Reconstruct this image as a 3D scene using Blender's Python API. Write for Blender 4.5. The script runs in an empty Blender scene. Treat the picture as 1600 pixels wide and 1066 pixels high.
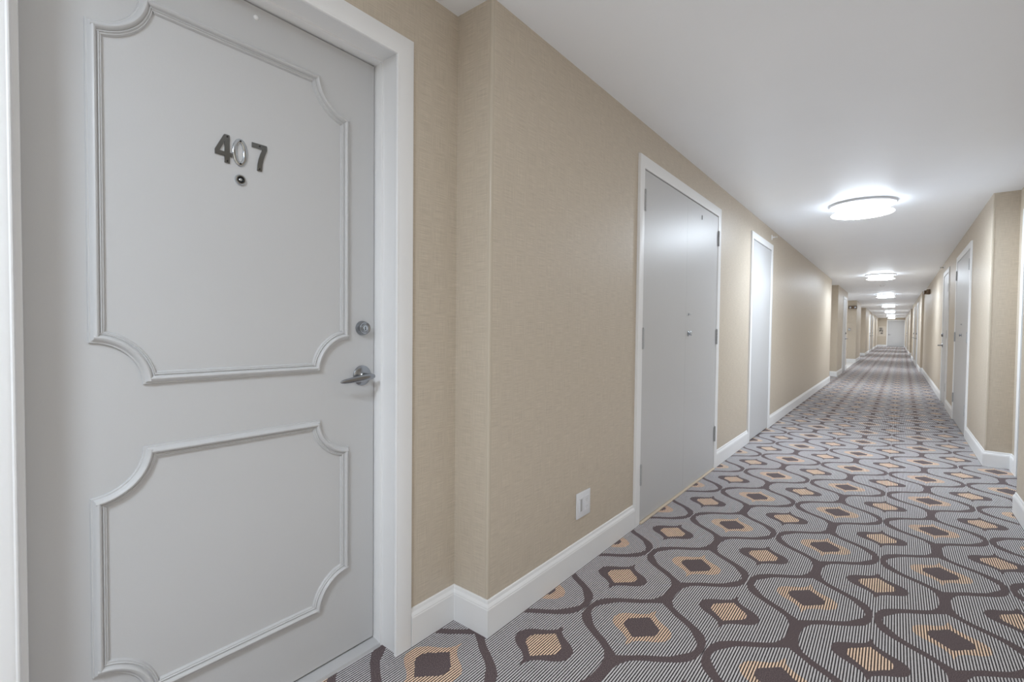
import bpy, bmesh, math, random
from mathutils import Vector, Matrix
random.seed(7)
PI = math.pi
C = bpy.context.scene.collection
SC = bpy.context.scene

# ------------------------------------------------------------------ camera, world, exposure
H = 2.29                      # ceiling height
XL, XLR = -1.137, -1.31       # left wall, its recesses
XR, XRR = 0.611, 0.77         # right wall, its recesses
LAMP_X = -0.265
LAMP_Y = [-0.75, 5.40, 12.20, 18.55, 25.7, 32.7, 39.7, 46.3]
LAMP_POWER = 86.0
cam_d = bpy.data.cameras.new('camera')
cam_d.sensor_width = 36.0
cam_d.lens = 746.29 / 1600 * 36
cam_d.clip_start = 0.05
cam_d.clip_end = 200
cam = bpy.data.objects.new('camera', cam_d)
C.objects.link(cam)
fw = Vector((-0.62581667, 0.7795503, -0.02558953))
rt = Vector((0.77960839, 0.62618881, 0.0099161))
up = Vector((-0.02375398, 0.01374415, 0.99962335))
M = Matrix((rt, up, -fw)).transposed().to_4x4()
M.translation = Vector((0, 0, 1.1198))
cam.matrix_world = M
SC.camera = cam
w = bpy.data.worlds.new('world')
SC.world = w
w.use_nodes = True
w.node_tree.nodes['Background'].inputs[0].default_value = (1, 1, 1, 1)
w.node_tree.nodes['Background'].inputs[1].default_value = 0.0
SC.view_settings.view_transform = 'Standard'
SC.view_settings.look = 'None'
SC.view_settings.gamma = 1
SC.view_settings.exposure = 0.0
SC.view_settings.use_curve_mapping = False

SC.cycles.max_bounces = 10
SC.cycles.diffuse_bounces = 6
SC.cycles.use_fast_gi = True          # soft ambient term of the renderer, on top of the lamps
SC.cycles.fast_gi_method = 'ADD'
w.light_settings.ao_factor = 0.185
w.light_settings.distance = 0.6

# ------------------------------------------------------------------ helpers
def link(name, me, mat=None, parent=None):
    o = bpy.data.objects.new(name, me)
    C.objects.link(o)
    if mat is not None:
        for m in (mat if isinstance(mat, (list, tuple)) else [mat]):
            me.materials.append(m)
    if parent is not None:
        o.parent = parent
    return o

def obj(name, bm, mat=None, parent=None, smooth=None):
    bmesh.ops.recalc_face_normals(bm, faces=bm.faces)
    me = bpy.data.meshes.new(name)
    bm.to_mesh(me)
    bm.free()
    if smooth is not None:
        me.polygons.foreach_set('use_smooth', [True] * len(me.polygons))
        me.set_sharp_from_angle(angle=math.radians(smooth))
    return link(name, me, mat, parent)

def tag(o, label=None, cat=None, group=None, kind=None):
    if label: o['label'] = label
    if cat: o['category'] = cat
    if group: o['group'] = group
    if kind: o['kind'] = kind
    return o

def empty(name, loc=(0, 0, 0), parent=None):
    o = bpy.data.objects.new(name, None)
    o.empty_display_size = 0.1
    o.location = loc
    C.objects.link(o)
    if parent: o.parent = parent
    return o

def add_box(bm, x0, x1, y0, y1, z0, z1, bev=0):
    vs = [bm.verts.new((x, y, z)) for x in (x0, x1) for y in (y0, y1) for z in (z0, z1)]
    idx = [(0, 1, 3, 2), (4, 6, 7, 5), (0, 4, 5, 1), (2, 3, 7, 6), (0, 2, 6, 4), (1, 5, 7, 3)]
    fs = [bm.faces.new([vs[i] for i in q]) for q in idx]
    if bev:
        es = list({e for f_ in fs for e in f_.edges})
        bmesh.ops.bevel(bm, geom=es, offset=bev, segments=2, affect='EDGES', profile=0.5)
    return vs

def box(x0, x1, y0, y1, z0, z1, bev=0):
    bm = bmesh.new()
    add_box(bm, x0, x1, y0, y1, z0, z1, bev)
    return bm

def add_lathe(bm, prof, axis='X', origin=(0, 0, 0), n=40, sgn=1):
    """prof: (radius, height) list; spun about an axis through origin."""
    o = Vector(origin)
    rings = []
    for r, h in prof:
        ring = []
        if r < 1e-6:
            if axis == 'X': v = o + Vector((h * sgn, 0, 0))
            else: v = o + Vector((0, 0, h * sgn))
            ring = [bm.verts.new(v)]
        else:
            for i in range(n):
                a = 2 * PI * i / n
                if axis == 'X': v = o + Vector((h * sgn, r * math.cos(a), r * math.sin(a)))
                else: v = o + Vector((r * math.cos(a), r * math.sin(a), h * sgn))
                ring.append(bm.verts.new(v))
        rings.append(ring)
    for a, b in zip(rings[:-1], rings[1:]):
        for i in range(n):
            j = (i + 1) % n
            if len(a) == 1 and len(b) == 1: continue
            if len(a) == 1: bm.faces.new((a[0], b[i], b[j]))
            elif len(b) == 1: bm.faces.new((a[i], b[0], a[j]))
            else: bm.faces.new((a[i], b[i], b[j], a[j]))
    for rg in (rings[0], rings[-1]):
        if len(rg) > 2:
            bm.faces.new(rg)

def lathe(prof, axis='X', origin=(0, 0, 0), n=40, sgn=1):
    bm = bmesh.new()
    add_lathe(bm, prof, axis, origin, n, sgn)
    return bm

def sweep(bm, pts, prof, place, closed=False, side=1, cap=True):
    """mitred sweep of prof [(u across, w high)] along 2-D pts; place(a, b, w) -> Vector."""
    n = len(pts)
    P = [Vector(p) for p in pts]
    offs = []
    for i in range(n):
        if closed or 0 < i < n - 1:
            t0 = (P[i] - P[i - 1]).normalized()
            t1 = (P[(i + 1) % n] - P[i]).normalized()
        elif i == 0:
            t0 = t1 = (P[1] - P[0]).normalized()
        else:
            t0 = t1 = (P[i] - P[i - 1]).normalized()
        n0 = Vector((-t0.y, t0.x)) * side
        n1 = Vector((-t1.y, t1.x)) * side
        m = (n0 + n1)
        m = m / max(0.15, (1 + n0.dot(n1)))
        offs.append(m)
    rows = []
    for i in range(n):
        rows.append([bm.verts.new(place(P[i].x + offs[i].x * u, P[i].y + offs[i].y * u, w_)) for u, w_ in prof])
    k = len(prof)
    for i in range(n if closed else n - 1):
        a, b = rows[i], rows[(i + 1) % n]
        for j in range(k - 1):
            bm.faces.new((a[j], b[j], b[j + 1], a[j + 1]))
    if cap and not closed:
        for r in (rows[0], rows[-1]):
            try: bm.faces.new(r)
            except Exception: pass

def add_poly_prism(bm, outer, place, w0, w1, hole=None, bev=0):
    """extruded polygon (optionally with one hole of its own) ; place(a,b,w)."""
    if hole is None:
        lo = [bm.verts.new(place(a, b, w0)) for a, b in outer]
        hi = [bm.verts.new(place(a, b, w1)) for a, b in outer]
        bm.faces.new(lo); bm.faces.new(hi)
        n = len(outer)
        for i in range(n):
            bm.faces.new((lo[i], lo[(i + 1) % n], hi[(i + 1) % n], hi[i]))
    else:
        for w_ in (w0, w1):
            a = [bm.verts.new(place(p[0], p[1], w_)) for p in outer]
            b = [bm.verts.new(place(p[0], p[1], w_)) for p in hole]
            es = [bm.edges.new((a[i], a[(i + 1) % len(a)])) for i in range(len(a))]
            es += [bm.edges.new((b[i], b[(i + 1) % len(b)])) for i in range(len(b))]
            bmesh.ops.triangle_fill(bm, edges=es, use_beauty=True, use_dissolve=False)
            if w_ == w0: a0, b0 = a, b
            else: a1, b1 = a, b
        for A0, A1 in ((a0, a1), (b0, b1)):
            n = len(A0)
            for i in range(n):
                bm.faces.new((A0[i], A0[(i + 1) % n], A1[(i + 1) % n], A1[i]))

# ------------------------------------------------------------------ materials
def new_mat(name):
    m = bpy.data.materials.new(name)
    m.use_nodes = True
    nt = m.node_tree
    b = nt.nodes['Principled BSDF']
    return m, nt, b

def N(nt, t, **kw):
    n = nt.nodes.new(t)
    for k, v in kw.items(): setattr(n, k, v)
    return n

def math_n(nt, op, a, b=None, c=None, clamp=False):
    n = nt.nodes.new('ShaderNodeMath')
    n.operation = op
    n.use_clamp = clamp
    for i, v in enumerate((a, b, c)):
        if v is None: continue
        if isinstance(v, (int, float)): n.inputs[i].default_value = v
        else: nt.links.new(v, n.inputs[i])
    return n.outputs[0]

def mix_c(nt, fac, a, b):
    n = nt.nodes.new('ShaderNodeMix')
    n.data_type = 'RGBA'
    for i, v in ((0, fac), (6, a), (7, b)):
        if isinstance(v, (int, float)): n.inputs[i].default_value = v
        elif isinstance(v, tuple): n.inputs[i].default_value = (*v, 1)
        else: nt.links.new(v, n.inputs[i])
    return n.outputs[2]

def lin(r, g, b):
    f = lambda c: ((c / 255 + 0.055) / 1.055) ** 2.4 if c > 10 else c / 255 / 12.92
    return (f(r), f(g), f(b))

def paint(name, col, rough, bump=0.04, scale=350, var=0.015):
    m, nt, b = new_mat(name)
    pos = N(nt, 'ShaderNodeNewGeometry').outputs['Position']
    nz = N(nt, 'ShaderNodeTexNoise'); nz.inputs['Scale'].default_value = 3.0; nz.inputs['Detail'].default_value = 3
    nt.links.new(pos, nz.inputs['Vector'])
    c2 = tuple(x * (1 - var * 2) for x in col)
    nt.links.new(mix_c(nt, nz.outputs['Fac'], col, c2), b.inputs['Base Color'])
    b.inputs['Roughness'].default_value = rough
    n2 = N(nt, 'ShaderNodeTexNoise'); n2.inputs['Scale'].default_value = scale; n2.inputs['Detail'].default_value = 2
    nt.links.new(pos, n2.inputs['Vector'])
    bp = N(nt, 'ShaderNodeBump'); bp.inputs['Strength'].default_value = bump; bp.inputs['Distance'].default_value = 0.002
    nt.links.new(n2.outputs['Fac'], bp.inputs['Height'])
    nt.links.new(bp.outputs[0], b.inputs['Normal'])
    return m

def metal(name, col, rough, aniso=0.0):
    m, nt, b = new_mat(name)
    b.inputs['Base Color'].default_value = (*col, 1)
    b.inputs['Metallic'].default_value = 1
    b.inputs['Roughness'].default_value = rough
    b.inputs['Anisotropic'].default_value = aniso
    pos = N(nt, 'ShaderNodeNewGeometry').outputs['Position']
    n2 = N(nt, 'ShaderNodeTexNoise'); n2.inputs['Scale'].default_value = 900
    nt.links.new(pos, n2.inputs['Vector'])
    nt.links.new(math_n(nt, 'MULTIPLY_ADD', n2.outputs['Fac'], 0.12, rough - 0.06), b.inputs['Roughness'])
    return m

def plain(name, col, rough=0.5):
    m, nt, b = new_mat(name)
    b.inputs['Base Color'].default_value = (*col, 1)
    b.inputs['Roughness'].default_value = rough
    return m

M_DOOR = paint('door_paint', (0.55, 0.555, 0.562), 0.40, 0.05, 220)
M_TRIM = paint('trim_paint', (0.83, 0.84, 0.85), 0.38, 0.03, 220)
M_CEIL = paint('ceiling_paint', (0.89, 0.925, 0.975), 0.42, 0.10, 160)
M_STEEL = metal('satin_steel', (0.36, 0.375, 0.40), 0.24, 0.3)
M_CHROME = metal('chrome', (0.62, 0.66, 0.70), 0.12)
M_DIGIT = metal('digit_metal', (0.27, 0.285, 0.29), 0.2)
M_HINGE = plain('painted_hinge', (0.40, 0.41, 0.42), 0.4)
M_BRONZE = metal('bronze_metal', (0.20, 0.15, 0.11), 0.4)
M_BLACK = plain('black_plastic', (0.012, 0.012, 0.012), 0.35)
M_GAP = plain('dark_gap', (0.02, 0.02, 0.02), 0.9)
M_PLATE = plain('white_plastic', (0.76, 0.78, 0.82), 0.25)
M_SILL = paint('sill_stone', (0.55, 0.55, 0.56), 0.4, 0.08, 90, 0.08)
M_TAN = plain('tan_edge_strip', (0.62, 0.52, 0.40), 0.55)
M_TILE = paint('pale_tile', (0.78, 0.78, 0.78), 0.3, 0.02, 60)

def wallcover():
    m, nt, b = new_mat('linen_wallcovering')
    pos = N(nt, 'ShaderNodeNewGeometry').outputs['Position']
    sep = N(nt, 'ShaderNodeSeparateXYZ'); nt.links.new(pos, sep.inputs[0])
    # run-length along either wall direction
    run = math_n(nt, 'ADD', sep.outputs['X'], sep.outputs['Y'])
    def threads(su, sv, detail=3):
        cb = N(nt, 'ShaderNodeCombineXYZ')
        nt.links.new(math_n(nt, 'MULTIPLY', run, su), cb.inputs[0])
        nt.links.new(math_n(nt, 'MULTIPLY', sep.outputs['Z'], sv), cb.inputs[1])
        nz = N(nt, 'ShaderNodeTexNoise'); nz.inputs['Scale'].default_value = 1; nz.inputs['Detail'].default_value = detail
        nz.inputs['Roughness'].default_value = 0.6
        nt.links.new(cb.outputs[0], nz.inputs['Vector'])
        return nz.outputs['Fac']
    hz = threads(14, 760)      # weft slubs
    vt = threads(800, 12)      # warp
    big = threads(1.3, 1.1)
    t = math_n(nt, 'ADD', math_n(nt, 'MULTIPLY', hz, 0.6), math_n(nt, 'MULTIPLY', vt, 0.4))
    ramp = N(nt, 'ShaderNodeMapRange'); ramp.inputs[1].default_value = 0.27; ramp.inputs[2].default_value = 0.73
    nt.links.new(t, ramp.inputs[0])
    c = mix_c(nt, ramp.outputs[0], (0.385, 0.335, 0.268), (0.74, 0.66, 0.55))
    c = mix_c(nt, math_n(nt, 'MULTIPLY', big, 0.12), c, (0.42, 0.35, 0.27))
    nt.links.new(c, b.inputs['Base Color'])
    b.inputs['Roughness'].default_value = 0.46
    b.inputs['Specular IOR Level'].default_value = 0.4
    bp = N(nt, 'ShaderNodeBump'); bp.inputs['Strength'].default_value = 0.25; bp.inputs['Distance'].default_value = 0.001
    nt.links.new(t, bp.inputs['Height'])
    nt.links.new(bp.outputs[0], b.inputs['Normal'])
    return m
M_WALL = wallcover()
M_GUARD = plain('corner_guard_vinyl', (0.56, 0.50, 0.41), 0.2)

def carpet():
    m, nt, b = new_mat('patterned_carpet')
    pos = N(nt, 'ShaderNodeNewGeometry').outputs['Position']
    # slight raggedness of the pile edge
    nz = N(nt, 'ShaderNodeTexNoise'); nz.inputs['Scale'].default_value = 260; nz.inputs['Detail'].default_value = 1
    nt.links.new(pos, nz.inputs['Vector'])
    jit = N(nt, 'ShaderNodeVectorMath'); jit.operation = 'MULTIPLY_ADD'
    nt.links.new(nz.outputs['Color'], jit.inputs[0]); jit.inputs[1].default_value = (0.006, 0.006, 0); 
    nt.links.new(pos, jit.inputs[2])
    sep = N(nt, 'ShaderNodeSeparateXYZ'); nt.links.new(jit.outputs[0], sep.inputs[0])
    sep0 = N(nt, 'ShaderNodeSeparateXYZ'); nt.links.new(pos, sep0.inputs[0])
    X, Y = sep.outputs['X'], sep.outputs['Y']
    u = math_n(nt, 'ADD', math_n(nt, 'MULTIPLY_ADD', X, 2.2222, 1.6357 - 0.0067), math_n(nt, 'MULTIPLY', Y, -0.01885))
    v = math_n(nt, 'ADD', math_n(nt, 'MULTIPLY_ADD', Y, 1.62103, -2.79467 - 0.0049), math_n(nt, 'MULTIPLY', X, -0.06457))
    def cell(s, off):
        fr = math_n(nt, 'FRACT', math_n(nt, 'ADD', s, 50.5 + off))
        return math_n(nt, 'ABSOLUTE', math_n(nt, 'SUBTRACT', fr, 0.5))
    def curve(t, pts):
        n = N(nt, 'ShaderNodeFloatCurve')
        cm = n.mapping
        c = cm.curves[0]
        c.points[0].location = (pts[0][0] / .309, pts[0][1] * 4)
        c.points[1].location = (1.0, pts[-1][1] * 4)
        for dy, hw in pts[1:-1]:
            c.points.new(dy / .309, hw * 4)
        for q in c.points: q.handle_type = 'VECTOR'
        cm.update()
        nt.links.new(t, n.inputs['Value'])
        return math_n(nt, 'MULTIPLY', n.outputs[0], 0.25)
    OUT = [(0, .2235), (.04, .220), (.065, .213), (.09, .200), (.12, .168), (.15, .124), (.18, .076), (.205, .045), (.24, .027), (.275, .020), (.309, .019)]
    INN = [(0, .199), (.03, .193), (.05, .180), (.07, .165), (.085, .155), (.10, .142), (.115, .123), (.13, .100), (.15, .068), (.165, .050), (.18, .032), (.197, .008), (.205, 0), (.309, 0)]
    RNG = [(0, .110), (.025, .105), (.04, .094), (.055, .076), (.065, .058), (.075, .040), (.085, .027), (.10, .012), (.12, .005), (.138, 0), (.309, 0)]
    COR = [(0, .064), (.015, .063), (.03, .054), (.042, .038), (.055, .025), (.068, .011), (.078, 0), (.309, 0)]
    def lt(a, b_): return math_n(nt, 'LESS_THAN', a, b_)
    aD = math_n(nt, 'MULTIPLY', cell(u, 0), 0.450); bD = cell(v, 0)
    aT = math_n(nt, 'MULTIPLY', cell(u, 0.5), 0.450); bT = cell(v, 0.5)
    tD = math_n(nt, 'MULTIPLY', bD, 2.0); tT = math_n(nt, 'MULTIPLY', bT, 2.0)
    outl = math_n(nt, 'MULTIPLY', lt(aD, curve(tD, OUT)), math_n(nt, 'SUBTRACT', 1.0, lt(aD, curve(tD, INN))))
    rD, kD = lt(aD, curve(tD, RNG)), lt(aD, curve(tD, COR))
    rT, kT = lt(aT, curve(tT, RNG)), lt(aT, curve(tT, COR))
    tan = math_n(nt, 'ADD', math_n(nt, 'SUBTRACT', rD, kD), kT, clamp=True)
    dark = math_n(nt, 'ADD', math_n(nt, 'ADD', outl, kD), math_n(nt, 'SUBTRACT', rT, kT), clamp=True)
    # ribs of the loop pile run along the corridor
    rib = math_n(nt, 'SINE', math_n(nt, 'MULTIPLY', math_n(nt, 'ADD', sep0.outputs['X'], math_n(nt, 'MULTIPLY', nz.outputs['Fac'], 0.0022)), 2 * PI / 0.00866))
    rmap = N(nt, 'ShaderNodeMapRange'); rmap.inputs[1].default_value = -0.55; rmap.inputs[2].default_value = 0.45
    nt.links.new(rib, rmap.inputs[0])
    # loops along each rib
    lo = N(nt, 'ShaderNodeTexNoise'); lo.inputs['Scale'].default_value = 420; lo.inputs['Detail'].default_value = 1
    nt.links.new(pos, lo.inputs['Vector'])
    loop = math_n(nt, 'MULTIPLY_ADD', lo.outputs['Fac'], 0.7, 0.65)
    lig = math_n(nt, 'MULTIPLY', rmap.outputs[0], loop, clamp=True)
    grey = mix_c(nt, lig, (0.040, 0.033, 0.038), (0.64, 0.625, 0.635))
    tanc = mix_c(nt, lig, (0.060, 0.036, 0.030), (0.95, 0.73, 0.55))
    pile = N(nt, 'ShaderNodeTexNoise'); pile.inputs['Scale'].default_value = 330; pile.inputs['Detail'].default_value = 3
    nt.links.new(pos, pile.inputs['Vector'])
    pr = N(nt, 'ShaderNodeMapRange'); pr.inputs[1].default_value = 0.3; pr.inputs[2].default_value = 0.7
    nt.links.new(pile.outputs['Fac'], pr.inputs[0])
    dk = mix_c(nt, pr.outputs[0], (0.036, 0.025, 0.028), (0.205, 0.160, 0.165))
    col = mix_c(nt, dark, mix_c(nt, tan, grey, tanc), dk)
    nt.links.new(col, b.inputs['Base Color'])
    b.inputs['Roughness'].default_value = 0.9
    b.inputs['Specular IOR Level'].default_value = 0.15
    b.inputs['Sheen Weight'].default_value = 0.06
    b.inputs['Sheen Roughness'].default_value = 0.5
    hgt = math_n(nt, 'ADD', math_n(nt, 'MULTIPLY', lig, math_n(nt, 'SUBTRACT', 1.0, dark)), math_n(nt, 'MULTIPLY', math_n(nt, 'MULTIPLY_ADD', pile.outputs['Fac'], 0.5, 0.9), dark))
    bp = N(nt, 'ShaderNodeBump'); bp.inputs['Strength'].default_value = 0.35; bp.inputs['Distance'].default_value = 0.003
    nt.links.new(hgt, bp.inputs['Height'])
    nt.links.new(bp.outputs[0], b.inputs['Normal'])
    return m
M_CARPET = carpet()

def emis(name, strength, col=(1, 1, 1)):
    m, nt, b = new_mat(name)
    b.inputs['Base Color'].default_value = (0.9, 0.9, 0.9, 1)
    b.inputs['Emission Color'].default_value = (*col, 1)
    b.inputs['Emission Strength'].default_value = strength
    b.inputs['Roughness'].default_value = 0.3
    return m
M_GLOW = emis('frosted_glass_lit', LAMP_POWER * 0.115, (0.885, 1.0, 1.125))
M_GLOW2 = emis('glass_plate_lit', LAMP_POWER, (0.885, 1.0, 1.125))
M_RIM = emis('glass_rim_lit', 1.6, (0.95, 1.0, 1.04))
M_PAN = plain('lamp_pan', (0.55, 0.55, 0.56), 0.35)

# ------------------------------------------------------------------ setting: floor, ceiling, walls
Y_BACK, Y_END = -4.2, 48.5
carp = tag(obj('floor', box(-1.46, 0.96, Y_BACK, Y_END + .2, -0.05, 0.0), M_CARPET), 'patterned corridor carpet with dark ogee outlines and tan medallions', 'floor', kind='structure')
tag(obj('floor', box(-3.4, -1.14, 17.4, 21.7, -0.05, 0.002), M_TILE), 'pale tile floor of the side opening on the left', 'floor', kind='structure')
tag(obj('ceiling', box(-3.4, 1.6, Y_BACK - .2, Y_END + .2, H, H + 0.15), M_CEIL), 'smooth white painted corridor ceiling', 'ceiling', kind='structure')

# door openings: y0, y1 of the clear opening, head height
L_SEG = [(Y_BACK, -0.15, XL, -1.75), (-0.15, 1.288, XLR, -1.75), (1.288, 12.8, XL, -1.75), (12.8, 14.4, XLR, -1.75),
         (14.4, 17.4, XL, -3.4), (21.7, 24.4, XL, -3.4), (24.4, 28.4, XLR, -1.75), (28.4, Y_END, XL, -1.75)]
L_OPEN = {1: [(0.095, 1.025, 2.042)], 2: [(2.59, 4.03, 2.035), (5.235, 6.135, 2.045)], 4: [(15.95, 16.85, 2.04)],
          7: [(33.0, 33.9, 2.04), (36.6, 37.5, 2.04)]}
R_SEG = [(Y_BACK, 4.28, XR), (4.28, 5.64, XRR), (5.64, 17.85, XR), (17.85, 27.4, 0.56), (27.4, 30.6, 0.70), (30.6, Y_END, 0.56)]
R_OPEN = {1: [(4.48, 5.37, 2.03)], 2: [(7.03, 8.42, 2.03), (9.68, 10.58, 2.04)], 3: [(20.3, 21.2, 2.04), (23.4, 24.3, 2.04)], 5: [(38.0, 38.9, 2.04)]}

def wall_mesh(bm, y0, y1, xf, xb, opens):
    x0, x1 = min(xf, xb), max(xf, xb)
    y = y0
    for a, b_, z in sorted(opens):
        add_box(bm, x0, x1, y, a, 0, H)
        add_box(bm, x0, x1, a, b_, z, H)
        y = b_
    add_box(bm, x0, x1, y, y1, 0, H)

bm = bmesh.new()
for i, (a, b_, xf, xb) in enumerate(L_SEG):
    wall_mesh(bm, a, b_, xf, xb, L_OPEN.get(i, []))
add_box(bm, -3.6, -3.4, 17.2, 21.9, 0, H)
tag(obj('wall_left', bm, M_WALL), 'left corridor wall in beige linen wallcovering', 'wall', kind='structure')
bm = bmesh.new()
for i, (a, b_, xf) in enumerate(R_SEG):
    wall_mesh(bm, a, b_, xf, 1.3, R_OPEN.get(i, []))
tag(obj('wall_right', bm, M_WALL), 'right corridor wall in beige linen wallcovering', 'wall', kind='structure')
bm = bmesh.new()
add_box(bm, -1.75, -0.50, Y_END, Y_END + 0.2, 0, H)
add_box(bm, -0.50, 0.52, Y_END, Y_END + 0.2, 2.06, H)
add_box(bm, 0.52, 1.3, Y_END, Y_END + 0.2, 0, H)
tag(obj('wall_end', bm, M_WALL), 'far end wall of the corridor beside the white end door', 'wall', kind='structure')
tag(obj('wall_back', box(-1.75, 1.3, Y_BACK - 0.2, Y_BACK, 0, H), M_WALL), 'corridor wall behind the camera', 'wall', kind='structure')

# ------------------------------------------------------------------ baseboards
BB = [(0, 0), (.014, 0), (.014, .100), (.0125, .104), (.0125, .107), (.010, .112), (.0065, .118), (.005, .128), (.003, .131), (0, .131)]
def baseboard(name, paths, side, label):
    bm = bmesh.new()
    for p in paths:
        sweep(bm, p, BB, lambda a, b_, w_: Vector((a, b_, w_)), side=side)
    return tag(obj(name, bm, M_TRIM), label, 'baseboard', kind='structure')
baseboard('baseboard_left', [
    [(XL, Y_BACK), (XL, -0.15), (XLR, -0.15), (XLR, 0.042)],
    [(XLR, 1.071), (XLR, 1.288), (XL, 1.288), (XL, 2.523)],
    [(XL, 4.099), (XL, 5.175)], [(XL, 6.215), (XL, 12.8), (XLR, 12.8), (XLR, 14.4), (XL, 14.4), (XL, 15.88)],
    [(XL, 16.92), (XL, 17.4), (-3.4, 17.4)], [(-3.4, 21.7), (XL, 21.7), (XL, 24.4), (XLR, 24.4), (XLR, 28.4), (XL, 28.4), (XL, 32.93)],
    [(XL, 33.97), (XL, 36.53)], [(XL, 37.57), (XL, Y_END), (-0.58, Y_END)]], -1, 'white baseboard along the left wall')
baseboard('baseboard_right', [
    [(XR, Y_BACK), (XR, 4.28), (XRR, 4.28), (XRR, 4.405)], [(XRR, 5.445), (XRR, 5.64), (XR, 5.64), (XR, 6.955)],
    [(XR, 8.495), (XR, 9.615)], [(XR, 10.645), (XR, 17.85), (0.56, 17.85), (0.56, 20.23)], [(.56, 21.27), (.56, 23.33)],
    [(.56, 24.37), (.56, 27.4), (.70, 27.4), (.70, 30.6), (.56, 30.6), (.56, 37.93)], [(.56, 38.97), (.56, Y_END)]], 1,
    'white baseboard along the right wall')

# ------------------------------------------------------------------ doors
def frame_mesh(y0, y1, zt, place, prof, seg=None):
    bm = bmesh.new()
    # runs up one side, across the head and down the other; u is measured outwards from the opening
    sweep(bm, [(y0, 0.0), (y0, zt), (y1, zt), (y1, 0.0)], prof, place, side=1)
    return bm

def hinge(parent, xf, sx, y, z, dirn, mat=M_HINGE, lbl=None):
    """knuckle and two leaves at the edge of a leaf; dirn = +1 if the leaf lies towards +Y."""
    bm = bmesh.new()
    x = xf + sx * 0.006
    for k in range(5):
        z0 = z - .058 + k * .0234
        prof = [(0, 0), (.0062, 0), (.0066, .001), (.0066, .0216), (.0062, .0226), (0, .0226)]
        add_lathe(bm, prof, 'Z', (x, y, z0), 14)
    add_lathe(bm, [(0, 0), (.004, .001), (.005, .004), (.003, .006), (0, .0065)], 'Z', (x, y, z + .058), 12)
    a, c = sorted((xf + sx * .0008, xf + sx * .0024))
    add_box(bm, a, c, min(y, y + dirn * .024), max(y, y + dirn * .024), z - .057, z + .057)
    add_box(bm, a, c, min(y, y - dirn * .014), max(y, y - dirn * .014), z - .057, z + .057)
    return obj('hinge', bm, mat, parent, 30)

def simple_door(n, wx, sx, y0, y1, zt, label, leaves=1, cw=0.068, leaf_depth=0.006, hinges=(), zs=(1.855, 1.07, 0.285)):
    """flush painted door; wx wall face, sx = +1 if the corridor lies towards +X."""
    root = empty('door_%d' % n, (wx, (y0 + y1) / 2, 0))
    tag(root, label, 'door', kind='structure')
    pl = lambda a, b_, w_: Vector((sx * w_, a - (y0 + y1) / 2, b_))
    prof = [(0, -.045), (0, .010), (.003, .013), (.010, .014), (cw - .008, .016), (cw - .002, .015), (cw, .010), (cw, 0.0)]
    obj('door_frame', frame_mesh(y0, y1, zt, pl, prof), M_TRIM, root, 30)
    yc = (y0 + y1) / 2
    edges = [y0 - yc + .003 + i * (y1 - y0 - .006) / leaves for i in range(leaves + 1)]
    for i in range(leaves):
        a, c = edges[i] + (0.0002 if i else 0), edges[i + 1] - (0.0002 if i < leaves - 1 else 0)
        xf = sx * leaf_depth
        x0, x1 = sorted((xf, xf - sx * .04))
        obj('door_leaf', box(x0, x1, a, c, .012, zt - (.007 if leaves > 1 else .004), .0006 if leaves > 1 else .0012), M_DOOR, root)
    # backing that closes the rebate behind the leaf
    x0, x1 = sorted((-sx * .046, -sx * .06))
    obj('rebate', box(x0, x1, y0 - yc - .001, y1 - yc + .001, 0, zt + .002), M_GAP, root)
    for side in hinges:
        yy = (y0 - yc) if side == 'lo' else (y1 - yc)
        for z in zs:
            hinge(root, sx * leaf_depth, sx, yy + (.001 if side == 'lo' else -.001), z, 1 if side == 'lo' else -1)
    return root, yc

# closet double door on the left
r2, yc2 = simple_door(2, XL, 1, 2.59, 4.03, 2.035, 'white flush double closet door on the left wall with two small knobs', leaves=2, hinges=('lo', 'hi'), leaf_depth=0.009)
def small_knob(parent, x, y, z, sx, rr=.0155):
    k = obj('knob', lathe([(0, 0), (rr * 1.15, 0), (rr * 1.2, .002), (rr * .9, .005), (rr * .42, .006), (rr * .40, .010), (rr * .75, .013), (rr, .017), (rr * .98, .021), (rr * .7, .024), (0, .025)], 'X', (x, y, z), 28, sx), M_CHROME, parent, 40)
    return k
def turn_piece(parent, x, y, z, sx):
    bm = bmesh.new()
    add_lathe(bm, [(0, 0), (.010, 0), (.010, .003), (.004, .004), (.004, .010), (0, .010)], 'X', (x, y, z), 20, sx)
    a, c = sorted((x + sx * .008, x + sx * .015))
    add_box(bm, a, c, y - .014, y + .014, z - .0035, z + .0035, .0015)
    return obj('thumb_turn', bm, M_CHROME, parent, 40)
turn_piece(r2, .009, 3.365 - yc2, 1.232, 1)
small_knob(r2, .009, 3.365 - yc2, 1.098, 1)
bmk = box(.0085, .0135, 3.615 - yc2, 3.625 - yc2, 1.935, 1.965, .001)
obj('hook', bmk, M_HINGE, r2)
tag(obj('trim_1', box(XL - .03, XL + .022, 2.59, 4.03, 0, .009, .002), M_TAN), 'thin tan edge strip under the double closet door on the left', 'trim', kind='structure')

# narrow white door further on the left
r3, yc3 = simple_door(3, XL, 1, 5.235, 6.135, 2.045, 'plain white flush door further along the left wall', leaf_depth=0.006)

# right wall: double closet door, single door with lever
r4, yc4 = simple_door(4, XR, -1, 7.03, 8.42, 2.03, 'white flush double closet door on the right wall with two small knobs', leaves=2, hinges=('lo', 'hi'), leaf_depth=0.009)
turn_piece(r4, -.009, 7.66 - yc4, 1.223, -1)
small_knob(r4, -.009, 7.66 - yc4, 1.096, -1)

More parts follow.
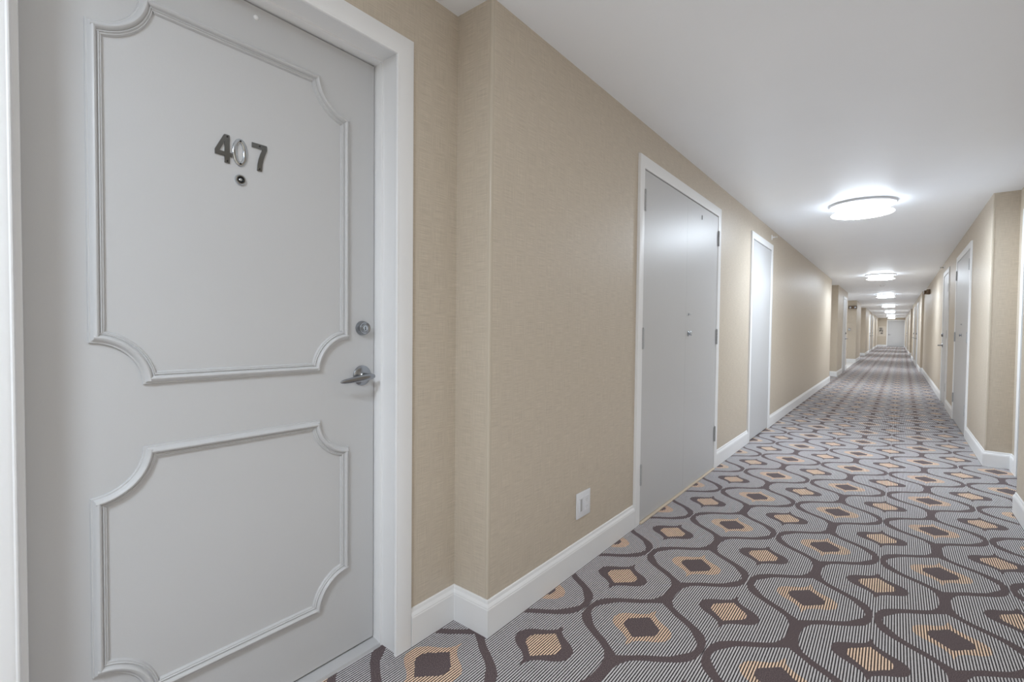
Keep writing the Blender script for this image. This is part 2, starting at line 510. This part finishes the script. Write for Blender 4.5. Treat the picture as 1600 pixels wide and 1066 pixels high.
def lever_simple(parent, x, y, z, sx, dirn):
    """rosette + lever of a distant door"""
    h = empty('handle', (x, y, z), parent)
    obj('rosette', lathe([(0, 0), (.031, 0), (.032, .003), (.028, .008), (0, .009)], 'X', (0, 0, 0), 28, sx), M_STEEL, h, 40)
    bm = bmesh.new()
    add_lathe(bm, [(0, .006), (.010, .006), (.009, .052), (.011, .062), (0, .064)], 'X', (0, 0, 0), 18, sx)
    a, c = sorted((sx * .046, sx * .060))
    add_box(bm, a, c, min(0, dirn * .11), max(0, dirn * .11), -.009, .009, .004)
    obj('lever', bm, M_STEEL, h, 40)
    return h
def deadbolt_simple(parent, x, y, z, sx):
    return obj('deadbolt', lathe([(0, 0), (.029, 0), (.029, .004), (.023, .020), (.021, .022), (0, .022)], 'X', (x, y, z), 26, sx), M_STEEL, parent, 40)
r5, yc5 = simple_door(5, XR, -1, 9.68, 10.58, 2.04, 'white flush door with lever handle on the right wall', hinges=('lo',), zs=(1.80, 1.10, .3))
lever_simple(r5, -.006, 10.515 - yc5, .918, -1, -1)
deadbolt_simple(r5, -.006, 10.515 - yc5, 1.085, -1)

far = [
    (6, XRR, -1, 4.48, 5.37, 2.03, 'white door in the recess at the right edge'),
    (7, XL, 1, 15.95, 16.85, 2.04, 'white door on the left wall just before the side opening'),
    (8, 0.56, -1, 20.3, 21.2, 2.04, 'white door on the right wall beyond the bronze wall box'),
    (9, 0.56, -1, 23.4, 24.3, 2.04, 'second white door on the right wall beyond the bronze wall box'),
    (10, XL, 1, 33.0, 33.9, 2.04, 'distant white door on the left wall past the side opening'),
    (11, XL, 1, 36.6, 37.5, 2.04, 'farthest white door on the left wall'),
    (12, 0.56, -1, 38.0, 38.9, 2.04, 'farthest white door on the right wall'),
]
for n, wx, sx, a, c, z, lb in far:
    rr_, yc_ = simple_door(n, wx, sx, a, c, z, lb)
    hy, hs = ((a + .065), 1) if n == 6 else ((c - .065), -1)
    lever_simple(rr_, sx * .006, hy - yc_, .93, sx, hs)
    deadbolt_simple(rr_, sx * .006, hy - yc_, 1.09, sx)

# end door (faces the camera)
re = empty('door_13', (0.01, Y_END, 0))
tag(re, 'white door in the far end wall of the corridor', 'door', kind='structure')
bm = bmesh.new()
sweep(bm, [(-0.51, 0), (-0.51, 2.06), (0.51, 2.06), (0.51, 0)], [(0, -.05), (0, .012), (.01, .015), (.062, .016), (.068, .01), (.068, 0)],
      lambda a, b_, w_: Vector((a, -w_, b_)), side=1)
obj('door_frame', bm, M_TRIM, re)
obj('door_leaf', box(-.505, .505, .004, .045, .012, 2.055, .0015), M_DOOR, re)
obj('rebate', box(-.512, .512, .05, .06, 0, 2.063), M_GAP, re)
hd = empty('handle', (-.43, .004, .95), re)
bm = bmesh.new(); add_lathe(bm, [(0, 0), (.032, 0), (.03, .008), (.01, .010), (.01, .05), (0, .052)], 'Z', (0, 0, 0), 20)
bmesh.ops.rotate(bm, verts=bm.verts, matrix=Matrix.Rotation(PI / 2, 3, 'X'))
obj('rosette', bm, M_STEEL, hd, 40)
obj('lever', box(-.008, .11, -.058, -.044, -.009, .009, .003), M_STEEL, hd, 40)

# ------------------------------------------------------------------ door 407 (panelled)
XD = -1.425
Y0, Y1_, ZT = 0.136, 1.004, 2.024
d1 = empty('door_1', (XD, (Y0 + Y1_) / 2, 0))
tag(d1, 'white panelled apartment door numbered 407 with lever handle, nearest on the left', 'door', kind='structure')
YC = (Y0 + Y1_) / 2
pl1 = lambda a, b_, w_: Vector((w_, a - YC, b_))        # w = distance in front of the leaf face
obj('door_leaf', box(-.044, 0, Y0 + .002 - YC, Y1_ - .003 - YC, .022, ZT - .004, .001), M_DOOR, d1)
# frame: stop, jamb, bead and flat casing
# (across, out from the leaf); the hinge side shows more of its jamb than the strike side
FPR = [(0, -.05), (0, .002), (0, .034), (.0015, .0370), (.0075, .0385), (.0085, .041), (.0085, .100), (.0070, .107), (.0035, .112),
       (-.001, .117), (-.0015, .122), (.0002, .1258), (.003, .1270), (.0055, .1252), (.0075, .1260), (.012, .127), (.062, .1285), (.0645, .1275), (.066, .124), (.066, .110)]
LU = [0, 0, 0, .0015, .0155, .0175, .0175, .0175, .0180, .0195, .0200, .0215, .0240, .0265, .0285, .033, .086, .0885, .090, .090]
FPL = [(u_, q[1]) for u_, q in zip(LU, FPR)]
bm = bmesh.new()
stations = [(Y0, -1, FPL, 0.0, 0), (Y0, -1, FPL, ZT, 1), (Y1_, 1, FPR, ZT, 1), (Y1_, 1, FPR, 0.0, 0)]
rows = []
for yb, sg, fp, zb, up_ in stations:
    rows.append([bm.verts.new(pl1(yb + sg * fp[k][0], zb + up_ * FPR[k][0], FPR[k][1])) for k in range(len(FPR))])
for a, c in zip(rows[:-1], rows[1:]):
    for k in range(len(FPR) - 1): bm.faces.new((a[k], c[k], c[k + 1], a[k + 1]))
for r_ in (rows[0], rows[-1]): bm.faces.new(r_)
obj('door_frame', bm, M_TRIM, d1, 35)
obj('rebate', box(-.062, -.052, Y0 - .004 - YC, Y1_ + .004 - YC, 0, ZT + .004), M_GAP, d1)
# threshold
bm = bmesh.new()
vs = [(-.05, .0), (.040, .0), (.037, .010), (-.002, .016), (-.05, .016)]
lo = [bm.verts.new((a, Y0 - YC, z)) for a, z in vs]; hi = [bm.verts.new((a, Y1_ - YC, z)) for a, z in vs]
bm.faces.new(lo); bm.faces.new(hi)
for i in range(5): bm.faces.new((lo[i], lo[(i + 1) % 5], hi[(i + 1) % 5], hi[i]))
tag(obj('threshold', bm, M_SILL, d1), 'grey stone threshold')

# mouldings
MP = [(0, 0), (0, .0035), (.0012, .0048), (.0040, .0050), (.0055, .0068), (.0078, .0100), (.0108, .0122), (.0138, .0128), (.0165, .0118), (.0188, .0090),
      (.0198, .0062), (.0208, .0056), (.0222, .0072), (.0236, .0076), (.0248, .0062), (.0258, .0048), (.0270, .0054), (.0284, .0050), (.0298, .0030), (.0310, 0)]
def ear_path(y0, y1, z0, z1, r, ry):
    """rectangle whose corners are scooped by arcs centred on the corners (clockwise from lower left, left side)"""
    pts = []
    S = 22
    def arc(cy, cz, a0, a1):
        for k in range(S + 1):
            a = math.radians(a0 + (a1 - a0) * k / S)
            pts.append((cy + ry * math.cos(a), cz + r * math.sin(a)))
    # path order: up the left side, across the top, down the right side, along the bottom
    arc(y0, z1, -90, 0)
    arc(y1, z1, 180, 270)
    arc(y1, z0, 90, 180)
    arc(y0, z0, 0, 90)
    return pts
def moulding(y0, y1, z0, z1):
    bm = bmesh.new()
    sweep(bm, ear_path(y0, y1, z0, z1, .102, .100), MP, lambda a, b_, w_: pl1(a, b_, w_ * 1.35), closed=True, side=-1)
    o = obj('panel_moulding', bm, M_DOOR, d1, 38)
    return o
moulding(0.241, 0.901, 0.976, 1.906)
moulding(0.241, 0.901, 0.203, 0.824)

# numerals
def digit_place(y0, z0, wd, ht):
    return lambda a, b_, w_: Vector((w_, y0 + a * wd - YC, z0 + b_ * ht))
def screw(bm, y, z):
    add_lathe(bm, [(0, .003), (.0022, .003), (.0022, .0042), (.0014, .0050), (0, .0052)], 'X', (0, y - YC, z), 12)
ht = .0755
p4 = digit_place(.502, 1.5615, .041, ht)
bm = bmesh.new()
add_poly_prism(bm, [(.54, .985), (.60, 1), (.86, 1), (.89, .97), (.89, .385), (1.03, .385), (1.03, .235), (.89, .235), (.89, 0), (.58, 0), (.58, .235), (0, .235), (0, .40)], p4, .0005, .0035,
               hole=[(.27, .385), (.58, .385), (.58, .75)])
o4 = tag(obj('number_four', bm, M_DIGIT, d1), 'metal numeral 4')
bm = bmesh.new(); screw(bm, .502 + .74 * .041, 1.5615 + .93 * ht); screw(bm, .502 + .74 * .041, 1.5615 + .07 * ht)
obj('screws', bm, M_BLACK, o4, 30)
# zero: domed oval ring
bm = bmesh.new()
cy, cz, n = .5655, 1.5985, 48
rings = []
for (fy, fz, wv) in ((.0205, .0385, .0002), (.0200, .0380, .0022), (.0178, .0350, .0036), (.0140, .0315, .0042), (.0100, .0280, .0040), (.0080, .0255, .0026), (.0076, .0248, .0002)):
    rings.append([bm.verts.new((wv, cy + fy * math.copysign(abs(math.cos(2 * PI * i / n)) ** (1.0), math.cos(2 * PI * i / n)) - YC, cz + fz * math.sin(2 * PI * i / n))) for i in range(n)])
for a, c in zip(rings[:-1], rings[1:]):
    for i in range(n): bm.faces.new((a[i], a[(i + 1) % n], c[(i + 1) % n], c[i]))
o0 = tag(obj('number_zero', bm, M_CHROME, d1, 60), 'polished domed metal numeral 0')
bm = bmesh.new(); 
for zz in (cz + .031, cz - .031): add_lathe(bm, [(0, .004), (.0024, .004), (.0024, .0056), (0, .0062)], 'X', (0, cy - YC, zz), 12)
obj('screws', bm, M_BLACK, o0, 30)
p7 = digit_place(.596, 1.5615, .0415, ht)
bm = bmesh.new()
add_poly_prism(bm, [(0, 1), (.96, 1), (1.0, .965), (1.0, .84), (.88, .66), (.76, .45), (.68, .24), (.655, 0), (.34, 0), (.36, .22), (.44, .44), (.55, .64), (.68, .825), (0, .825)], p7, .0005, .0035)
o7 = tag(obj('number_seven', bm, M_DIGIT, d1), 'metal numeral 7')
bm = bmesh.new(); screw(bm, .596 + .5 * .0415, 1.5615 + .92 * ht); screw(bm, .596 + .49 * .0415, 1.5615 + .07 * ht)
obj('screws', bm, M_BLACK, o7, 30)
# peephole
pe = obj('peephole', lathe([(.0085, .0), (.0142, .0), (.0148, .0015), (.0140, .0046), (.0122, .0062), (.0100, .0062), (.0092, .0050)], 'X', (0, .5655 - YC, 1.524), 36), M_CHROME, d1, 40)
obj('lens_ring', lathe([(.0045, .0040), (.0102, .0048), (.0100, .0066), (.0080, .0072), (.0060, .0050)], 'X', (0, .5655 - YC, 1.524), 36), M_BLACK, pe, 40)
obj('lens', lathe([(0, .0020), (.0058, .0020), (.0056, .0042), (.0040, .0058), (.0020, .0066), (0, .0068)], 'X', (0, .5655 - YC, 1.524), 30), M_CHROME, pe, 60)
# door bumper dot near the head
obj('bumper', lathe([(0, 0), (.0068, 0), (.0066, .003), (.0045, .0055), (0, .0065)], 'X', (0, .609 - YC, 1.988), 24), M_TRIM, d1, 60)
# upper hinge end seen at the head
obj('hinge', box(.0, .007, .545 - YC, .552 - YC, 2.008, ZT - .001), M_HINGE, d1)
# deadbolt
db = empty('deadbolt', (0, .953 - YC, 1.117), d1)
obj('bolt_collar', lathe([(0, 0), (.0245, 0), (.0250, .002), (.0236, .010), (.0205, .0205), (.0196, .0215), (.0180, .0212), (.0140, .0185), (.0135, .0190), (0, .0190)], 'X', (0, 0, 0), 48), M_STEEL, db, 35)
bm = bmesh.new(); add_lathe(bm, [(0, .0188), (.0088, .0188), (.0090, .0215), (.0084, .0222), (0, .0222)], 'X', (0, 0, 0), 30)
obj('key_cylinder', bm, M_CHROME, db, 40)
bm = bmesh.new(); add_box(bm, .0218, .0226, -.0012, .0012, -.0055, .0055); add_box(bm, .0218, .0226, -.0028, .0028, -.0062, -.0040)
obj('keyway', bm, M_BLACK, db)
# lever handle
hn = empty('handle', (0, .953 - YC, .955), d1)
obj('rosette', lathe([(0, 0), (.0335, 0), (.0345, .002), (.0340, .0045), (.0318, .0065), (.0250, .0090), (.0160, .0120), (.0125, .0150), (.0110, .0170), (0, .0170)], 'X', (0, 0, 0), 48), M_STEEL, hn, 30)
bm = bmesh.new()
add_lathe(bm, [(0, .012), (.0095, .012), (.0090, .030), (.0095, .046), (.0105, .054), (0, .0545)], 'X', (0, 0, 0), 24)
obj('neck', bm, M_STEEL, hn, 40)
# lever paddle: lofted oval sections, bowed back towards the door at its tip
bm = bmesh.new()
secs = []
L = [(.018, .046, .0035, .0030, -.001), (.014, .052, .0065, .0062, .0), (.004, .0555, .0078, .0092, .000), (-.012, .0575, .0078, .0104, -.001), (-.035, .0590, .0070, .0108, -.003), (-.060, .0590, .0062, .0100, -.0055),
     (-.083, .0575, .0056, .0085, -.008), (-.100, .0555, .0050, .0068, -.0098), (-.109, .0540, .0036, .0046, -.0108), (-.113, .0535, .0012, .0016, -.0112)]
ns = 18
for y, x, rx, rz, zc in L:
    secs.append([bm.verts.new((x + rx * math.cos(2 * PI * i / ns), y, zc + rz * math.sin(2 * PI * i / ns))) for i in range(ns)])
for a, c in zip(secs[:-1], secs[1:]):
    for i in range(ns): bm.faces.new((a[i], a[(i + 1) % ns], c[(i + 1) % ns], c[i]))
bm.faces.new(secs[0]); bm.faces.new(secs[-1])
obj('lever', bm, M_STEEL, hn, 50)

# ------------------------------------------------------------------ corner guards
def guard(x, y, sx, sy, label):
    """thin rounded vinyl angle wrapping an outside corner; arms run towards +sx*(-X) and sy*Y"""
    bm = bmesh.new()
    t, wd, r = .0014, .012, .004
    pts = [(-wd, 0), (-r, 0)]
    for k in range(1, 6):
        a = PI / 2 * k / 6
        pts.append((-r + r * math.sin(a), -r + r * math.cos(a)))
    pts += [(0, -r), (0, -wd)]
    # outer skin offset by t along both arms, inner skin on the wall corner
    o_ = [(-wd, t), (-r, t)]
    for k in range(1, 6):
        a = PI / 2 * k / 6
        o_.append((-r + (r + t) * math.sin(a), -r + (r + t) * math.cos(a)))
    o_ += [(t, -r), (t, -wd)]
    i_ = [(0.0004, -wd), (0.0004, 0.0004), (-wd, 0.0004)]
    poly = o_ + i_
    lo = [bm.verts.new((x + sx * a, y + sy * b_, .132)) for a, b_ in poly]
    hi = [bm.verts.new((x + sx * a, y + sy * b_, H - .002)) for a, b_ in poly]
    bm.faces.new(lo); bm.faces.new(hi)
    for i in range(len(poly)): bm.faces.new((lo[i], lo[(i + 1) % len(poly)], hi[(i + 1) % len(poly)], hi[i]))
    return tag(obj('corner_guard', bm, M_GUARD, None, 40), label, 'corner guard', 'corner guards on the outside wall corners')
guard(XL, 1.288, 1, -1, 'beige corner guard on the outside wall corner just right of door 407')
guard(XR, 5.64, -1, -1, 'glossy beige corner guard on the right wall corner by the double closet door')
guard(XL, 12.8, 1, 1, 'beige corner guard at the far end of the long left wall')
guard(XL, 14.4, 1, -1, 'beige corner guard beside the distant left recess, before the white door')
guard(XL, 21.7, 1, -1, 'beige corner guard on the far corner of the left side opening')

# ------------------------------------------------------------------ wall plate
wp = empty('wall_plate', (XL, 1.963, .296))
tag(wp, 'white two-gang wall plate low on the left beige wall', 'wall plate')
obj('cover', box(.0, .0065, -.062, .062, -.060, .060, .0022), M_PLATE, wp, 30)
bm = bmesh.new(); add_box(bm, .005, .0088, -.043, -.008, -.034, .034, .0008)
fr = obj('insert', bm, M_PLATE, wp)
obj('slot', box(.0080, .0091, -.034, -.018, -.029, .029, .0002), M_HINGE, fr)
bm = bmesh.new(); add_box(bm, .005, .0078, .008, .043, -.034, .034, .0008)
fr2 = obj('insert', bm, M_PLATE, wp)
for zz in (-.017, .017):
    bm = bmesh.new()
    for yy in (.0195, .0315): add_box(bm, .0074, .0082, yy - .001, yy + .001, zz - .004, zz + .004)
    add_lathe(bm, [(0, .0074), (.002, .0074), (.002, .0082), (0, .0082)], 'X', (0, .0255, zz - .009), 12)
    obj('slot', bm, M_HINGE, fr2)

# ------------------------------------------------------------------ ceiling lamps
def lamp(y, label):
    r = empty('ceiling_lamp', (LAMP_X, y, H))
    tag(r, label, 'ceiling lamp', 'flush drum ceiling lamps along the corridor')
    obj('pan', lathe([(0, 0), (.252, 0), (.254, .002), (.254, .018), (.250, .022), (0, .022)], 'Z', (0, 0, 0), 64, -1), M_PAN, r, 40)
    obj('lamp_shade', lathe([(0, .023), (.198, .023), (.200, .027), (.200, .082), (.196, .086), (0, .086)], 'Z', (0, 0, 0), 64, -1), M_GLOW, r, 40)
    pt = obj('glass_plate', lathe([(.201, .087), (.225, .087), (.236, .088), (.238, .092), (.234, .096), (.212, .0995), (.203, .0995), (.201, .087)], 'Z', (0, 0, 0), 64, -1), M_RIM, r, 40)
    obj('diffuser', lathe([(0, .088), (.200, .088), (.2005, .097), (.197, .099), (.12, .1005), (0, .101)], 'Z', (0, 0, 0), 64, -1), M_GLOW2, pt, 40)
    for k in range(4):
        a = PI / 4 + k * PI / 2 + .15
        obj('post', lathe([(0, .015), (.0035, .015), (.0035, .089), (.0, .089)], 'Z', (.224 * math.cos(a), .224 * math.sin(a), 0), 12, -1), M_STEEL, r, 40)
    return r
proto = lamp(LAMP_Y[1], 'round drum ceiling lamp with metal posts, nearest and largest in view')
ords = ['round drum ceiling lamp behind the camera above door 407', None, 'round ceiling lamp, second from the nearest', 'round ceiling lamp, third from the nearest, past the smoke detector',
        'round ceiling lamp, fourth from the nearest', 'round ceiling lamp, fifth from the nearest', 'round ceiling lamp, second from the far end wall', 'round ceiling lamp closest to the far end wall']
for i, y in enumerate(LAMP_Y):
    if i == 1: continue
    c = proto.copy(); C.objects.link(c); c.location = (LAMP_X, y, H); c['label'] = ords[i]
    for ch in proto.children:
        d = ch.copy(); C.objects.link(d); d.parent = c
        for g in ch.children:
            e = g.copy(); C.objects.link(e); e.parent = d

# ------------------------------------------------------------------ small fittings
sd = empty('smoke_detector', (-.29, 14.9, H))
tag(sd, 'small white smoke detector on the ceiling between the second and third lamps', 'smoke detector')
obj('base', lathe([(0, 0), (.062, 0), (.062, .012), (0, .012)], 'Z', (0, 0, 0), 36, -1), M_PLATE, sd, 40)
obj('sensor_head', lathe([(0, .012), (.052, .012), (.050, .030), (.040, .042), (0, .044)], 'Z', (0, 0, 0), 36, -1), M_PLATE, sd, 40)

def sprinkler(x, y, z, sx, label):
    s = empty('sprinkler', (x, y, z)); tag(s, label, 'sprinkler')
    obj('escutcheon', lathe([(0, 0), (.030, 0), (.028, .006), (.012, .010), (0, .010)], 'X', (0, 0, 0), 28, sx), M_TRIM, s, 40)
    bm = bmesh.new()
    add_lathe(bm, [(0, .010), (.008, .010), (.007, .035), (.003, .040), (.003, .050), (.013, .052), (.013, .054), (0, .054)], 'X', (0, 0, 0), 20, sx)
    a, c = sorted((sx * .03, sx * .052)); add_box(bm, a, c, -.010, -.007, -.002, .002); add_box(bm, a, c, .007, .010, -.002, .002)
    obj('sprinkler_head', bm, M_STEEL if sx < 0 else M_TRIM, s, 40)
sprinkler(XL, 6.17, 2.20, 1, 'white sidewall sprinkler above the plain white door on the left wall')
sprinkler(XR, 10.75, 2.215, -1, 'small metal sidewall sprinkler above the lever-handle door on the right')

def wall_box(loc, rz, label):
    e = empty('emergency_light', loc); e.rotation_euler.z = rz
    tag(e, label, 'emergency light', 'bronze emergency lights on the corridor walls')
    obj('housing', box(0, .07, -.13, .13, -.055, .055, .008), M_BRONZE, e, 30)
    for sy in (-1, 1):
        bm = lathe([(0, 0), (.030, 0), (.045, .03), (.046, .045), (.040, .050), (0, .052)], 'X', (.06, sy * .075, -.01), 24)
        lh = obj('lamp_head', bm, M_BRONZE, e, 40)
        obj('lens', lathe([(0, .050), (.036, .050), (.030, .056), (0, .060)], 'X', (.06, sy * .075, -.01), 24), M_CHROME, lh, 40)
    return e
wall_box((XR, 15.0, 2.09), PI, 'dark bronze emergency light high on the right wall')
wall_box((-1.255, 21.7, 2.035), -PI / 2, 'dark bronze emergency light on the wall facing the left side opening')
fp = empty('alarm_pull', (-1.345, 21.7, 1.215)); tag(fp, 'small grey alarm pull box on the wall facing the side opening', 'alarm pull')
obj('housing', box(-.035, .035, -.03, 0, -.045, .045, .004), M_HINGE, fp, 30)
obj('pull_bar', box(-.022, .022, -.038, -.028, -.012, .006, .002), M_PLATE, fp, 30)

# framed picture at the far end
M_MAT = plain('picture_mat', (0.62, 0.56, 0.48), .6)
def picture_mat():
    m, nt, b = new_mat('abstract_print')
    tc = N(nt, 'ShaderNodeTexCoord').outputs['Object']
    nz = N(nt, 'ShaderNodeTexNoise'); nz.inputs['Scale'].default_value = 5; nz.inputs['Detail'].default_value = 2
    nt.links.new(tc, nz.inputs['Vector'])
    mr = N(nt, 'ShaderNodeMapRange'); mr.inputs[1].default_value = .42; mr.inputs[2].default_value = .6
    nt.links.new(nz.outputs['Fac'], mr.inputs[0])
    nt.links.new(mix_c(nt, mr.outputs[0], (0.05, 0.045, 0.04), (0.55, 0.50, 0.44)), b.inputs['Base Color'])
    return m
pc = empty('framed_picture', (-.92, Y_END, 1.21)); tag(pc, 'pale framed picture with a dark central figure on the far end wall', 'picture')
bm = bmesh.new(); sweep(bm, [(-.28, -.36), (-.28, .36), (.28, .36), (.28, -.36)], [(0, 0), (0, .022), (.02, .024), (.026, .018), (.026, 0)], lambda a, b_, w_: Vector((a, -w_, b_)), closed=True, side=1)
obj('frame', bm, paint('frame_paint', (.70, .64, .55), .4), pc)
obj('mat_board', box(-.281, .281, -.012, -.001, -.361, .361), M_MAT, pc)
obj('print', box(-.11, .13, -.0145, -.0115, -.21, .28), picture_mat(), pc)
